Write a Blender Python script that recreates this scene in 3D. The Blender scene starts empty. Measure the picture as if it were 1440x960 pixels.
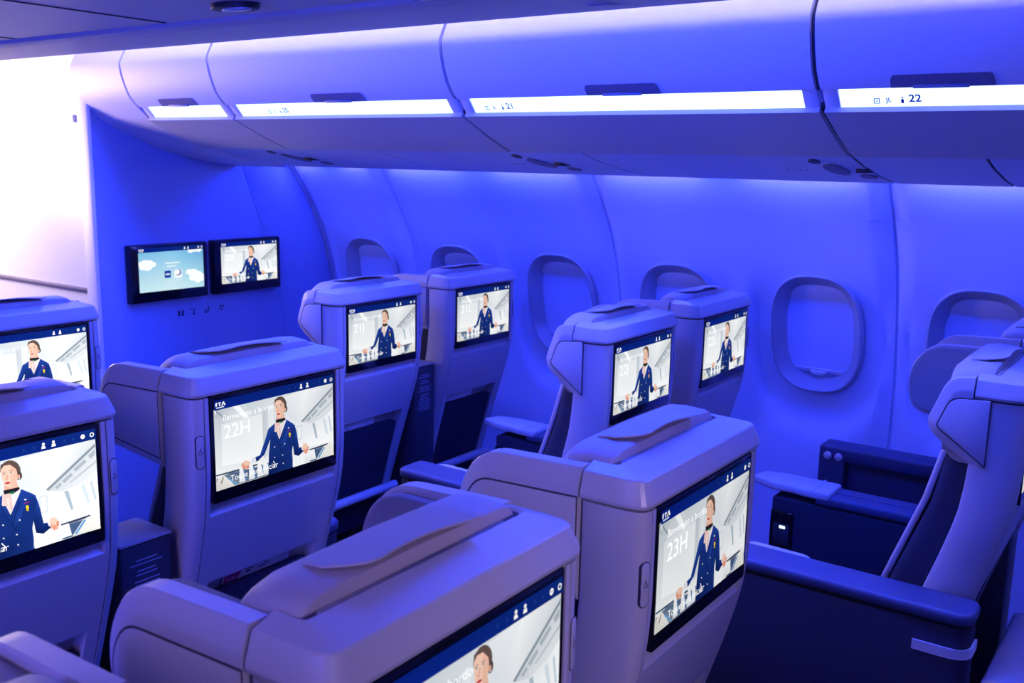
import bpy, bmesh, math, random
from mathutils import Vector, Matrix
random.seed(7)
sc = bpy.context.scene
COL = sc.collection
PI = math.pi

# ------------------------------------------------------------------ materials
def s2l(c):
    return tuple(((x/12.92) if x <= .04045 else ((x+.055)/1.055)**2.4) for x in c)

MATS = {}
def mat(name, col, rough=.5, metal=0., bump=0., bscale=200., spec=.5, kind='noise', var=0.):
    m = bpy.data.materials.new(name); m.use_nodes = True
    nt = m.node_tree; b = nt.nodes['Principled BSDF']
    b.inputs['Base Color'].default_value = (*col, 1)
    b.inputs['Roughness'].default_value = rough
    b.inputs['Metallic'].default_value = metal
    b.inputs['Specular IOR Level'].default_value = spec
    tc = nt.nodes.new('ShaderNodeTexCoord')
    if kind == 'noise':
        t = nt.nodes.new('ShaderNodeTexNoise'); t.inputs['Scale'].default_value = bscale
        t.inputs['Detail'].default_value = 3
        nt.links.new(tc.outputs['Object'], t.inputs['Vector']); fac = t.outputs['Fac']
    else:
        t = nt.nodes.new('ShaderNodeTexWave'); t.inputs['Scale'].default_value = bscale
        t.bands_direction = 'DIAGONAL'; t.inputs['Distortion'].default_value = .15
        nt.links.new(tc.outputs['Object'], t.inputs['Vector']); fac = t.outputs['Fac']
    if bump:
        bn = nt.nodes.new('ShaderNodeBump'); bn.inputs['Strength'].default_value = bump
        bn.inputs['Distance'].default_value = .002
        nt.links.new(fac, bn.inputs['Height']); nt.links.new(bn.outputs['Normal'], b.inputs['Normal'])
    mx = nt.nodes.new('ShaderNodeMixRGB')
    v = max(var, .03)
    mx.inputs[1].default_value = (*[c*(1-v) for c in col], 1); mx.inputs[2].default_value = (*[min(1, c*(1+v)) for c in col], 1)
    nt.links.new(fac, mx.inputs[0]); nt.links.new(mx.outputs[0], b.inputs['Base Color'])
    MATS[name] = m
    return m

def emat(name, col, strength):
    m = bpy.data.materials.new(name); m.use_nodes = True
    nt = m.node_tree; nt.nodes.clear()
    o = nt.nodes.new('ShaderNodeOutputMaterial'); e = nt.nodes.new('ShaderNodeEmission')
    e.inputs[0].default_value = (*col, 1); e.inputs[1].default_value = strength
    nt.links.new(e.outputs[0], o.inputs[0]); MATS[name] = m
    return m

SHELL = mat('seat_plastic', (.46, .44, .45), .32, bump=.08, bscale=900)
WALLM = mat('cabin_lining', (.58, .64, .80), .55, bump=.05, bscale=500)
RINGM = mat('window_surround_plastic', (.36, .36, .40), .28, bump=.03, bscale=500)
BULKM = mat('bulkhead_laminate', (.26, .33, .56), .6, bump=.05, bscale=400)
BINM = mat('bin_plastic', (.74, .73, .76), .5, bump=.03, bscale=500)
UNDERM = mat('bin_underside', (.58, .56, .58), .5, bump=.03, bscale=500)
PSUM = mat('service_panel_plastic', (.62, .70, .90), .5, bump=.03, bscale=500)
NAVY = mat('navy_fabric', (.012, .014, .035), .85, bump=.6, bscale=1400, var=.3)
NAVYL = mat('navy_leather', (.05, .06, .13), .5, bump=.15, bscale=600)
LEATHER = mat('grey_leather', (.40, .36, .38), .5, bump=.25, bscale=700)
KNIT = mat('grey_ribbed_fabric', (.40, .39, .41), .9, bump=.9, bscale=230, kind='wave', var=.25)
BLACK = mat('black_gloss', (.006, .006, .008), .12)
DARK = mat('dark_plastic', (.03, .03, .04), .5)
SEAM = mat('seam_shadow', (.05, .05, .06), .8)
LATCH = mat('latch_plastic', (.19, .16, .20), .5)
CHROME = mat('satin_metal', (.78, .77, .79), .28, metal=.15)
CARPET = mat('navy_carpet', (.02, .022, .05), .95, bump=.8, bscale=500, var=.4)
WHITEM = mat('white_laminate', (.86, .84, .84), .4)
PALE = mat('pale_grey_plastic', (.52, .53, .60), .4)
PAPER = mat('white_paper', (.75, .73, .76), .6)
MAGENTA = mat('magenta_print', (.55, .02, .20), .6)
INK = mat('dark_ink', (.03, .03, .06), .6)
MARK = mat('blue_ink', (.01, .03, .18), .6)
PRINT = mat('pale_print', (.30, .33, .45), .6)

# ------------------------------------------------------------------ mesh helpers
def add_obj(name, me, parent=None, loc=(0, 0, 0), rot=(0, 0, 0)):
    o = bpy.data.objects.new(name, me); COL.objects.link(o)
    o.parent = parent; o.location = loc; o.rotation_euler = rot
    return o

def finish(bm, name, m, smooth=True, ang=35, recalc=True):
    if recalc: bmesh.ops.recalc_face_normals(bm, faces=bm.faces)
    me = bpy.data.meshes.new(name); bm.to_mesh(me); bm.free()
    for x in (m if isinstance(m, (list, tuple)) else [m]): me.materials.append(x)
    if smooth:
        for p in me.polygons: p.use_smooth = True
        me.set_sharp_from_angle(angle=math.radians(ang))
    return me

def rbox(bm, x0, x1, y0, y1, z0, z1, r=.005, seg=2):
    t = bmesh.new(); bmesh.ops.create_cube(t, size=1)
    for v in t.verts:
        v.co = Vector(((x0+x1)/2+v.co.x*(x1-x0), (y0+y1)/2+v.co.y*(y1-y0), (z0+z1)/2+v.co.z*(z1-z0)))
    if r > 0:
        bmesh.ops.bevel(t, geom=t.edges[:], offset=r, segments=seg, profile=.5, affect='EDGES')
    tm = bpy.data.meshes.new('t'); t.to_mesh(tm); t.free(); bm.from_mesh(tm); bpy.data.meshes.remove(tm)

def loft(bm, rings, closed=True, caps=True, mi=0):
    R = [[bm.verts.new(p) for p in r] for r in rings]
    n = len(R[0])
    for a, b in zip(R, R[1:]):
        for i in range(n if closed else n-1):
            j = (i+1) % n
            f = bm.faces.new((a[i], a[j], b[j], b[i])); f.material_index = mi
    if caps:
        f = bm.faces.new(R[0]); f.material_index = mi
        f = bm.faces.new(R[-1][::-1]); f.material_index = mi
    return R

def prism(bm, pts, ax, a, b, bev=0., seg=2):
    """extrude a 2D polygon along axis ax between a and b; bev rounds both rims"""
    t = bmesh.new()
    def P(u, v, w):
        return {0: (w, u, v), 1: (u, w, v), 2: (u, v, w)}[ax]
    A = [t.verts.new(P(u, v, a)) for u, v in pts]; B = [t.verts.new(P(u, v, b)) for u, v in pts]
    n = len(pts)
    fa = t.faces.new(A); fb = t.faces.new(B[::-1])
    for i in range(n): t.faces.new((A[i], B[i], B[(i+1) % n], A[(i+1) % n]))
    bmesh.ops.recalc_face_normals(t, faces=t.faces)
    if bev:
        ed = list(set(fa.edges) | set(fb.edges))
        bmesh.ops.bevel(t, geom=ed, offset=bev, segments=seg, profile=.5, affect='EDGES')
    tm = bpy.data.meshes.new('t'); t.to_mesh(tm); t.free(); bm.from_mesh(tm); bpy.data.meshes.remove(tm)

def roundpoly(pts, rads, n=5):
    """round the corners of a polygon"""
    out = []; N = len(pts)
    if not isinstance(rads, (list, tuple)): rads = [rads]*N
    for i in range(N):
        p = Vector(pts[i]); a = Vector(pts[i-1]); b = Vector(pts[(i+1) % N]); r = rads[i]
        if r <= 0: out.append(tuple(p)); continue
        da = (a-p); db = (b-p); la, lb = da.length, db.length; da /= la; db /= lb
        r = min(r, la*.49, lb*.49)
        q0 = p+da*r; q1 = p+db*r
        for k in range(n+1):
            t = k/n
            out.append(tuple(q0*(1-t)**2+p*2*t*(1-t)+q1*t*t))
    return out

def tube(bm, pts, r, n=10, caps=True):
    rings = []
    for i, p in enumerate(pts):
        p = Vector(p); a = Vector(pts[max(0, i-1)]); b = Vector(pts[min(len(pts)-1, i+1)])
        d = (b-a).normalized(); u = d.cross(Vector((0, 0, 1)))
        if u.length < 1e-4: u = d.cross(Vector((0, 1, 0)))
        u.normalize(); v = d.cross(u)
        rr = r[i] if isinstance(r, (list, tuple)) else r
        rings.append([p+(u*math.cos(2*PI*k/n)+v*math.sin(2*PI*k/n))*rr for k in range(n)])
    loft(bm, rings, True, caps)

def tag(o, label, cat, group=None):
    o['label'] = label; o['category'] = cat
    if group: o['group'] = group
    return o

def thing(name, label, cat, loc=(0, 0, 0), group=None):
    o = add_obj(name, None, None, loc); o.empty_display_size = .05
    return tag(o, label, cat, group)

def structure(name, me, loc=(0, 0, 0)):
    o = add_obj(name, me, None, loc); o['kind'] = 'structure'
    return o

CACHE = {}
def cached(key, fn):
    if key not in CACHE: CACHE[key] = fn()
    return CACHE[key]

def lerp_tab(tab, z):
    """tab: sorted list of (z, value)"""
    if z <= tab[0][0]: return tab[0][1]
    for (a, u), (b, v) in zip(tab, tab[1:]):
        if z <= b: return u+(v-u)*(z-a)/(b-a)
    return tab[-1][1]

def smooth_tab(tab):
    """Catmull-Rom through a table"""
    def f(z):
        if z <= tab[0][0]: return tab[0][1]+(z-tab[0][0])*(tab[1][1]-tab[0][1])/(tab[1][0]-tab[0][0])
        if z >= tab[-1][0]: return tab[-1][1]+(z-tab[-1][0])*(tab[-1][1]-tab[-2][1])/(tab[-1][0]-tab[-2][0])
        for i in range(len(tab)-1):
            if tab[i][0] <= z <= tab[i+1][0]: break
        z0, v0 = tab[i]; z1, v1 = tab[i+1]
        def sl(j):
            a = tab[max(0, j-1)]; b = tab[min(len(tab)-1, j+1)]
            return (b[1]-a[1])/(b[0]-a[0])
        h = z1-z0; t = (z-z0)/h; m0 = sl(i)*h; m1 = sl(i+1)*h
        return (2*t**3-3*t**2+1)*v0+(t**3-2*t**2+t)*m0+(-2*t**3+3*t**2)*v1+(t**3-t**2)*m1
    return f

def sstep(a, b, x):
    t = max(0, min(1, (x-a)/(b-a))); return t*t*(3-2*t)

# ------------------------------------------------------------------ text
def text_mesh(s, size, m, name='text', bold=0., align='LEFT', shear=0.):
    c = bpy.data.curves.new('txt', 'FONT'); c.body = s; c.size = size; c.align_x = align
    c.offset = bold*size; c.shear = shear; c.resolution_u = 3
    o = bpy.data.objects.new('txt', c); COL.objects.link(o)
    dg = bpy.context.evaluated_depsgraph_get()
    me = bpy.data.meshes.new_from_object(o.evaluated_get(dg))
    bpy.data.objects.remove(o); bpy.data.curves.remove(c)
    me.name = name; me.materials.clear(); me.materials.append(m)
    return me

# ------------------------------------------------------------------ screen pictures
SW, SH = .3164, .1833            # lit size
def picmat():
    m = bpy.data.materials.new('screen_picture'); m.use_nodes = True
    nt = m.node_tree; nt.nodes.clear()
    o = nt.nodes.new('ShaderNodeOutputMaterial'); e = nt.nodes.new('ShaderNodeEmission')
    a = nt.nodes.new('ShaderNodeVertexColor'); a.layer_name = 'Col'
    oi = nt.nodes.new('ShaderNodeObjectInfo'); mx = nt.nodes.new('ShaderNodeMixRGB'); mx.blend_type = 'MULTIPLY'
    mx.inputs[0].default_value = 1
    nt.links.new(a.outputs[0], mx.inputs[1]); nt.links.new(oi.outputs['Color'], mx.inputs[2])
    nt.links.new(mx.outputs[0], e.inputs[0]); e.inputs[1].default_value = 1.0
    nt.links.new(e.outputs[0], o.inputs[0])
    return m
PICM = picmat()
WHITE_E = emat('screen_white', (.95, .97, 1.), 1.1)

# photograph-of-the-screen pixel frame -> uv (projective)
QUAD = [(75, 285), (788, 115), (782, 575), (82, 808)]
def homog():
    (x0, y0), (x1, y1), (x2, y2), (x3, y3) = QUAD
    dx1, dx2, dx3 = x1-x2, x3-x2, x0-x1+x2-x3
    dy1, dy2, dy3 = y1-y2, y3-y2, y0-y1+y2-y3
    den = dx1*dy2-dx2*dy1
    g = (dx3*dy2-dx2*dy3)/den; h = (dx1*dy3-dx3*dy1)/den
    return Matrix(((x1-x0+g*x1, x3-x0+h*x3, x0), (y1-y0+g*y1, y3-y0+h*y3, y0), (g, h, 1))).inverted()
HM = homog()
def uvp(x, y):
    v = HM @ Vector((x, y, 1)); return (v.x/v.z, v.y/v.z)

class Pic:
    """flat coloured shapes of a displayed image, stacked in thin layers"""
    def __init__(s): s.f = []; s.k = 0
    def poly(s, pts, col, px=True, lin=None):
        """col: one sRGB 0-255 colour, or a list, one per point"""
        p = [uvp(*q) for q in pts] if px else list(pts)
        cols = list(col) if isinstance(col, list) else [col]*len(p)
        s.f.append((p, cols, s.k)); s.k += 1
    def ell(s, cx, cy, rx, ry, col, px=True, n=20, rot=0., a0=0, a1=360):
        P = []
        for i in range(n):
            a = math.radians(a0+(a1-a0)*i/(n if a1-a0 == 360 else n-1))
            u, v = rx*math.cos(a), ry*math.sin(a)
            P.append((cx+u*math.cos(rot)-v*math.sin(rot), cy+u*math.sin(rot)+v*math.cos(rot)))
        s.poly(P, col, px)
    def line(s, a, b, w, col, px=True, w2=None):
        a, b = Vector(a), Vector(b); d = (b-a).normalized(); n = Vector((-d.y, d.x)); w2 = w if w2 is None else w2
        s.poly([a+n*w/2, b+n*w2/2, b-n*w2/2, a-n*w/2], col, px)
    def mesh(s, name):
        verts, faces, cols = [], [], []
        bm = bmesh.new()
        lay = bm.loops.layers.float_color.new('Col')
        for p, cs, k in s.f:
            y = -.00002*k
            p = [(min(1, max(0, u)), min(1, max(0, v))) for u, v in p]
            vs = [bm.verts.new(((u-.5)*SW, y, (.5-v)*SH)) for u, v in p]
            f = bm.faces.new(vs)
            for l, c in zip(f.loops, cs): l[lay] = (*s2l([q/255 for q in c]), 1)
            f.normal_update()
            if f.normal.y > 0: f.normal_flip()
        big = [f for f in bm.faces if len(f.verts) > 4]
        bmesh.ops.triangulate(bm, faces=big)
        return finish(bm, name, PICM, smooth=False, recalc=False)

def header(P):
    P.poly([(0, 0), (1, 0), (1, .105), (0, .105)], [(6, 30, 125), (12, 40, 120), (12, 40, 120), (6, 34, 140)], False)
    W = (255, 255, 255)
    # airline mark at the left of the bar
    P.poly([(.010, .030), (.024, .022), (.020, .066), (.010, .066)], W, False)
    P.poly([(.030, .026), (.052, .026), (.052, .036), (.030, .036)], W, False)
    P.poly([(.037, .036), (.045, .036), (.045, .066), (.037, .066)], W, False)
    P.poly([(.054, .066), (.066, .024), (.074, .024), (.086, .066), (.077, .066), (.070, .042), (.063, .066)], W, False)
    P.poly([(.016, .076), (.074, .074), (.074, .086), (.016, .088)], (225, 230, 245), False)
    for cx in (.705, .760):                       # bottle and person symbols
        P.ell(cx, .040, .0075, .014, W, False, 12)
        P.poly([(cx-.012, .082), (cx-.009, .056), (cx+.009, .056), (cx+.012, .082)], W, False)
    P.ell(.715, .062, .003, .010, (20, 40, 120), False, 8)
    P.ell(.925, .055, .0125, .0225, W, False, 16); P.ell(.925, .055, .006, .011, (200, 205, 225), False, 10)
    P.ell(.978, .055, .0125, .0225, W, False, 16); P.ell(.978, .055, .0075, .0135, (12, 40, 120), False, 12)
    for cx in (.60, .655, .82, .87):
        P.ell(cx, .055, .008, .014, (24, 52, 135), False, 10)

def crew_picture():
    P = Pic()
    # cabin backdrop
    P.poly([(0, .1), (.5, .1), (.5, 1), (0, 1)], [(176, 190, 200), (205, 214, 222), (240, 244, 248), (250, 250, 252)], False)
    P.poly([(.5, .1), (1, .1), (1, 1), (.5, 1)], [(205, 214, 222), (208, 216, 224), (236, 240, 244), (240, 244, 248)], False)
    P.poly([(78, 335), (190, 300), (290, 400), (300, 420), (250, 432), (150, 420), (82, 380)], [(150, 160, 170), (190, 200, 208), (225, 230, 235), (225, 230, 235), (225, 230, 235), (208, 214, 220), (165, 176, 186)])
    P.poly([(80, 340), (88, 336), (148, 382), (140, 388)], (125, 135, 148))
    P.poly([(188, 312), (226, 300), (312, 398), (286, 405)], [(250, 253, 255)]*4)
    P.poly([(228, 300), (262, 300), (345, 372), (330, 388), (312, 396)], (203, 211, 218))
    P.poly([(120, 420), (370, 350), (370, 610), (120, 660)], [(222, 228, 233), (232, 236, 240), (246, 248, 250), (248, 249, 251)])
    P.poly([(366, 322), (398, 312), (400, 585), (368, 610)], [(172, 184, 194), (186, 196, 206), (208, 216, 224), (196, 206, 214)])
    P.poly([(398, 310), (432, 302), (432, 470), (402, 560)], [(214, 222, 228), (226, 231, 236), (232, 237, 241), (224, 230, 236)])
    # bins on the right, in perspective
    P.poly([(500, 250), (630, 205), (540, 372), (530, 372)], [(224, 230, 236), (238, 241, 245), (214, 220, 228), (206, 214, 222)])
    P.poly([(628, 205), (785, 165), (785, 188), (600, 392), (540, 372)], [(244, 246, 249), (200, 208, 216), (196, 204, 212), (222, 227, 232), (214, 220, 227)])
    P.poly([(785, 186), (785, 200), (604, 394), (596, 388)], (120, 130, 142))
    P.poly([(785, 200), (785, 300), (735, 360), (660, 398), (604, 394)], [(198, 206, 214), (212, 218, 224), (214, 220, 226), (206, 212, 220), (186, 195, 204)])
    for a, b, c, d in (((757, 240), (782, 212), (782, 238), (764, 256)), ((700, 300), (744, 256), (750, 268), (708, 312)), ((655, 352), (690, 316), (697, 326), (664, 362)), ((628, 380), (648, 358), (655, 368), (636, 388))):
        P.poly([a, b, c, d], (150, 160, 172))
    P.poly([(785, 262), (785, 272), (690, 360), (680, 360)], (168, 178, 188))
    P.poly([(560, 395), (660, 398), (735, 360), (785, 310), (785, 520), (640, 530), (560, 545)], [(226, 231, 236), (222, 227, 233), (232, 236, 240), (244, 246, 249), (250, 251, 253), (248, 249, 252), (240, 243, 247)])
    P.poly([(660, 400), (676, 396), (690, 482), (680, 486)], (150, 168, 184))
    P.poly([(722, 378), (736, 368), (752, 455), (742, 460)], (196, 212, 224))
    P.poly([(756, 360), (764, 354), (776, 440), (768, 444)], (176, 196, 212))
    P.poly([(568, 418), (600, 410), (598, 490), (568, 498)], (200, 210, 219)); P.poly([(574, 424), (594, 418), (592, 484), (574, 490)], (232, 237, 242))
    # divider and rows of seats
    P.poly([(80, 690), (250, 650), (400, 615), (400, 700), (82, 730)], [(236, 240, 244)]*5)
    P.poly([(80, 714), (250, 664), (330, 640), (330, 650), (250, 676), (80, 722)], (70, 80, 98))
    P.poly([(600, 545), (770, 500), (770, 520), (600, 566)], (226, 231, 236))
    P.poly([(640, 548), (748, 510), (748, 520), (640, 560)], (60, 68, 88))
    P.poly([(82, 735), (160, 700), (400, 640), (400, 700), (82, 806)], [(120, 132, 150), (86, 100, 124), (66, 82, 112), (60, 76, 106), (140, 148, 160)])
    P.poly([(640, 560), (748, 522), (770, 590), (640, 620)], [(70, 86, 116)]*4)
    cream = (236, 232, 226); white = (244, 246, 248)
    P.poly([(82, 760), (95, 728), (130, 716), (165, 740), (190, 770), (82, 806)], [(206, 202, 194), (238, 234, 228), (240, 238, 234), (228, 226, 222), (212, 212, 212), (200, 196, 186)])
    P.line((110, 760), (124, 724), 7, (120, 112, 104)); P.line((150, 730), (205, 760), 8, (96, 150, 214))
    for x in (232, 290, 340, 376):
        y = 808-(x-82)*.333
        P.poly([(x-14, y-4), (x-10, y-92), (x+10, y-98), (x+24, y-16)], [(218, 222, 228), white, white, (220, 224, 230)])
        P.line((x+14, y-80), (x+30, y-20), 6, (70, 110, 170))
    for x in (545, 566, 590):
        y = 808-(x-82)*.333
        P.poly([(x-6, y), (x-4, y-84), (x+8, y-86), (x+10, y-4)], white)
    P.poly([(608, 625), (632, 558), (668, 545), (676, 600)], [(214, 218, 224), white, white, (226, 229, 234)])
    P.poly([(676, 606), (722, 530), (775, 500), (782, 576)], [(206, 206, 204), (240, 238, 234), cream, (226, 222, 214)])
    P.line((690, 596), (728, 532), 7, (80, 130, 190))
    for p, c, k in P.f:
        for i in range(len(c)): c[i] = tuple(q+(255-q)*.22*min(1, max(0, (q-70)/90)) for q in c[i])
    # the figure in a navy suit
    suit = (20, 46, 120); suit2 = (30, 66, 158); dark = (12, 28, 84); skin = (242, 200, 180); skin2 = (226, 170, 148)
    P.poly([(398, 440), (440, 402), (420, 470), (372, 586), (330, 626), (298, 630), (296, 612), (345, 590), (378, 500)], [suit2, suit2, suit, suit, dark, dark, suit, suit2, suit2])
    P.poly([(512, 392), (556, 410), (566, 450), (578, 540), (606, 534), (608, 556), (574, 588), (548, 582), (536, 470)], [suit2, suit2, suit2, suit, suit2, dark, dark, dark, suit])
    P.poly([(400, 436), (448, 396), (510, 382), (548, 404), (560, 440), (536, 560), (540, 655), (392, 705), (398, 580), (408, 500)], [suit2, suit2, suit2, suit2, suit, suit, suit, dark, suit, suit])
    P.poly([(296, 612), (318, 604), (322, 626), (300, 632)], (226, 228, 238))
    P.ell(262, 640, 24, 17, skin, rot=-.3); 
    for k, (x, y) in enumerate(((240, 650), (246, 660), (258, 664), (270, 660))): P.ell(x, y, 7, 12, (232, 150, 128) if k % 2 else skin2, rot=.5)
    P.poly([(590, 536), (606, 526), (612, 546), (596, 556)], (226, 228, 238))
    P.ell(614, 534, 16, 20, skin)
    for k, (x, y) in enumerate(((606, 556), (615, 562), (624, 558), (628, 544))): P.ell(x, y, 5, 14, (228, 146, 120) if k % 2 else skin2, rot=.1)
    # blouse, lapels, scarf
    P.poly([(446, 398), (500, 376), (506, 394), (462, 496), (440, 430)], [(240, 228, 226), (236, 226, 228), (238, 232, 236), (220, 216, 226), (238, 226, 226)])
    P.poly([(444, 400), (430, 446), (466, 560), (478, 575), (462, 495), (436, 440)], [suit2, suit2, suit, dark, suit, suit])
    P.poly([(506, 384), (532, 404), (500, 500), (478, 575), (466, 545), (463, 494)], [suit2, (30, 58, 150), suit2, dark, suit, suit])
    P.line((497, 440), (466, 540), 2.5, dark); P.line((430, 452), (470, 560), 2.5, dark)
    # neck and face
    P.poly([(448, 350), (492, 342), (500, 380), (470, 402), (446, 392)], [skin2, skin2, skin, skin, skin2])
    P.poly([(442, 384), (500, 370), (502, 380), (478, 400), (446, 402)], (34, 30, 44)); P.poly([(452, 398), (484, 388), (478, 400), (460, 406)], (40, 120, 80))
    P.poly([(438, 402), (470, 398), (466, 440), (452, 455), (434, 452)], [(240, 206, 200), (236, 196, 190), (230, 180, 176), (220, 170, 170), (238, 214, 208)])
    P.poly([(452, 420), (470, 412), (470, 470), (456, 480)], [(246, 232, 228), (232, 190, 184), (226, 176, 172), (240, 222, 220)])
    hair = (96, 78, 74)
    P.ell(474, 294, 36, 46, hair, n=26, rot=.06); P.ell(502, 318, 12, 20, (80, 64, 64))
    P.poly(roundpoly([(438, 300), (444, 268), (474, 262), (496, 284), (498, 330), (482, 366), (462, 374), (446, 358)], 12, 4), skin)
    P.poly(roundpoly([(474, 268), (496, 288), (498, 332), (482, 364), (472, 366)], 8, 3), (234, 186, 164))
    P.poly([(436, 302), (440, 268), (462, 252), (488, 260), (502, 290), (500, 320), (494, 288), (474, 268), (452, 272), (442, 286)], hair)
    P.ell(502, 322, 4, 9, skin2); P.ell(503, 331, 2.5, 3, (240, 240, 244), n=8)
    for x, y in ((450, 311), (475, 304)):
        P.ell(x, y, 7, 3.2, (240, 232, 228), rot=-.2, n=12); P.ell(x, y, 2.6, 2.8, (70, 54, 56), n=10)
        P.line((x-8, y-8), (x+8, y-12), 2, (140, 104, 96)); P.line((x-7, y-2), (x+6, y-5), 1.6, (96, 70, 70))
    P.poly([(459, 312), (464, 310), (462, 334), (453, 336)], (228, 172, 150)); P.ell(457, 335, 4.5, 2.2, (216, 152, 132), n=10)
    P.ell(460, 350, 9.5, 4.4, (206, 40, 54), rot=-.2, n=14); P.line((450, 352), (471, 347), 1.4, (120, 10, 24))
    P.poly([(446, 358), (462, 374), (482, 366), (472, 372), (462, 379)], skin2)
    # badges and buttons
    P.ell(518, 428, 5, 3.4, (232, 234, 240), n=10); P.line((512, 446), (532, 440), 4, (150, 30, 110))
    P.ell(523, 463, 6, 9, (236, 206, 40), n=12); P.ell(523, 476, 5, 5, (214, 180, 30), n=10)
    for x, y in ((432, 540), (478, 585), (480, 632), (492, 520), (430, 600)): P.ell(x, y, 3.6, 4, (200, 206, 220), n=8)
    P.line((400, 580), (396, 640), 2.5, dark); P.line((540, 560), (536, 650), 3, (200, 206, 220))
    P.line((421, 622), (433, 638), 4.5, (250, 250, 255)); P.line((433, 637), (424, 658), 4.5, (250, 250, 255))
    P.poly([(0, .1), (.006, .16), (.014, .13), (.01, .105)], (250, 250, 255), False)
    header(P)
    return P.mesh('crew_picture')

def sky_picture():
    P = Pic()
    P.poly([(0, .1), (.5, .1), (.5, 1), (0, 1)], [(120, 186, 226), (130, 194, 230), (206, 234, 240), (196, 230, 238)], False)
    P.poly([(.5, .1), (1, .1), (1, 1), (.5, 1)], [(130, 194, 230), (96, 166, 216), (180, 222, 234), (206, 234, 240)], False)
    wh = (246, 250, 252)
    for cx, cy, r in ((.03, .36, .05), (.09, .34, .06), (.16, .35, .06), (.21, .38, .05), (.06, .43, .05), (.13, .43, .07), (.76, .62, .05), (.83, .66, .08), (.9, .72, .08), (.96, .78, .07), (.82, .77, .06), (.9, .84, .05), (.8, .12, .05), (.87, .10, .05), (.93, .11, .05)):
        P.ell(cx, cy, r, r*1.25, wh, False, 16)
    P.line((.40, .38), (.62, .38), .022, wh, False); P.line((.42, .45), (.57, .45), .020, wh, False)
    P.poly(roundpoly([(.38, .55), (.475, .55), (.475, .715), (.38, .715)], .012, 3), (22, 66, 160), False)
    P.line((.395, .632), (.46, .632), .035, (220, 228, 240), False)
    P.poly(roundpoly([(.53, .55), (.65, .55), (.65, .74), (.53, .74)], .02, 3), (238, 242, 246), False)
    P.ell(.59, .61, .05, .07, (70, 90, 170), False, 16); P.ell(.575, .60, .042, .06, (246, 248, 250), False, 16)
    P.line((.39, .78), (.475, .78), .018, (222, 226, 224), False); P.line((.56, .79), (.63, .79), .018, (232, 240, 244), False)
    header(P)
    return P.mesh('sky_picture')

def monitor(parent, picture, number, bright, x0=0., z0=0., depth=.012, gw=.333, gh=.2175):
    """a flat glass screen, its back at y=+depth, its face at y=0"""
    def glass():
        bm = bmesh.new(); prism(bm, roundpoly([(-gw/2, -gh/2), (gw/2, -gh/2), (gw/2, gh/2), (-gw/2, gh/2)], .006, 4), 1, 0, depth, .0015)
        return finish(bm, 'monitor', BLACK)
    g = add_obj('monitor', cached(('glass', gw, gh, depth), glass), parent, (x0, 0, z0))
    zc = gh/2-.0085-SH/2
    p = add_obj('displayed_picture', picture, g, (0, -.0004, zc)); p.color = (bright, bright, bright*1.0, 1)
    if number:
        def txt(s, size, b=0.): return lambda: text_mesh(s, size, WHITE_E, bold=b)
        L = -SW/2
        o = add_obj('seat_number', cached(('num', number), txt(number, .039, .004)), g, (L+.058*SW, -.0045, zc+SH/2-.435*SH), (PI/2, 0, 0))
        o = add_obj('greeting', cached('greet', txt('Benvenuto a bordo', .0165)), g, (L+.055*SW, -.0045, zc+SH/2-.235*SH), (PI/2, 0, 0))
        o = add_obj('prompt', cached('prompt', txt('Toque para iniciar', .0165)), g, (L+.10*SW, -.0045, zc+SH/2-.925*SH), (PI/2, 0, 0))
    return g

CREW = crew_picture(); SKY = sky_picture()

# ------------------------------------------------------------------ seats
YB = smooth_tab([(.30, .172), (.40, .147), (.5, .12), (.6, .092), (.7, .062), (.8, .032), (.9, .008), (1.0, 0.), (1.06, 0), (1.2, 0)])
W = .207
CORNER = [(-.0258, 0), (-.0175, .0012), (-.011, .0038), (-.0065, .009), (-.003, .018), (-.001, .033), (0, .052)]
def shell_ring(z, rs, rp):
    yb = YB(z) if z < 1.0 else 0.
    w = lerp_tab([(.3, .185), (.6, .198), (.85, .207), (1.2, .207)], z)
    k = w/W; yf = yb+lerp_tab([(.3, .09), (.7, .105), (1.0, .10)], z)
    pw = .152*k
    h = [(pw-.001, yb+max(rs, rp)), (pw+.001, yb+rs), (.1690*k, yb+rs), (.1695*k, yb), (.1783*k, yb), (.1787*k, yb+.006), (.1808*k, yb+.006), (.1812*k, yb)]
    h += [(w+dx*k, yb+dy) for dx, dy in CORNER[1:]]
    h += [(w, yf-.012), (w-.004, yf-.003), (w-.013, yf)]
    return [(x, y, z) for x, y in h]+[(-x, y, z) for x, y in h[::-1]]

def shell_mesh():
    bm = bmesh.new()
    zs = [(.30, 0, .034)]+[(z, 0, .034) for z in (.36, .42, .48, .54, .60, .66, .70, .725)]+[(.7352, 0, .034), (.7356, 0, 0)]
    zs += [(z, 0, 0) for z in (.76, .79, .82, .85, .875)]+[(.8925, 0, 0), (.905, .0135, 0), (.95, .0135, 0), (1.0, .0135, 0), (1.06, .0135, 0), (1.1365, .0135, 0)]
    loft(bm, [shell_ring(*q) for q in zs])
    return finish(bm, 'shell', SHELL, ang=30)

def upath(w, yb, k, yfront, z):
    h = [(w, yfront), (w, yb+.052*k+(yfront-yb-.052*k)*.4)]
    h += [(w+dx*k, yb+dy*k) for dx, dy in CORNER[::-1]]
    return [(x, y, z) for x, y in h]+[(-x, y, z) for x, y in h[::-1]]

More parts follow.
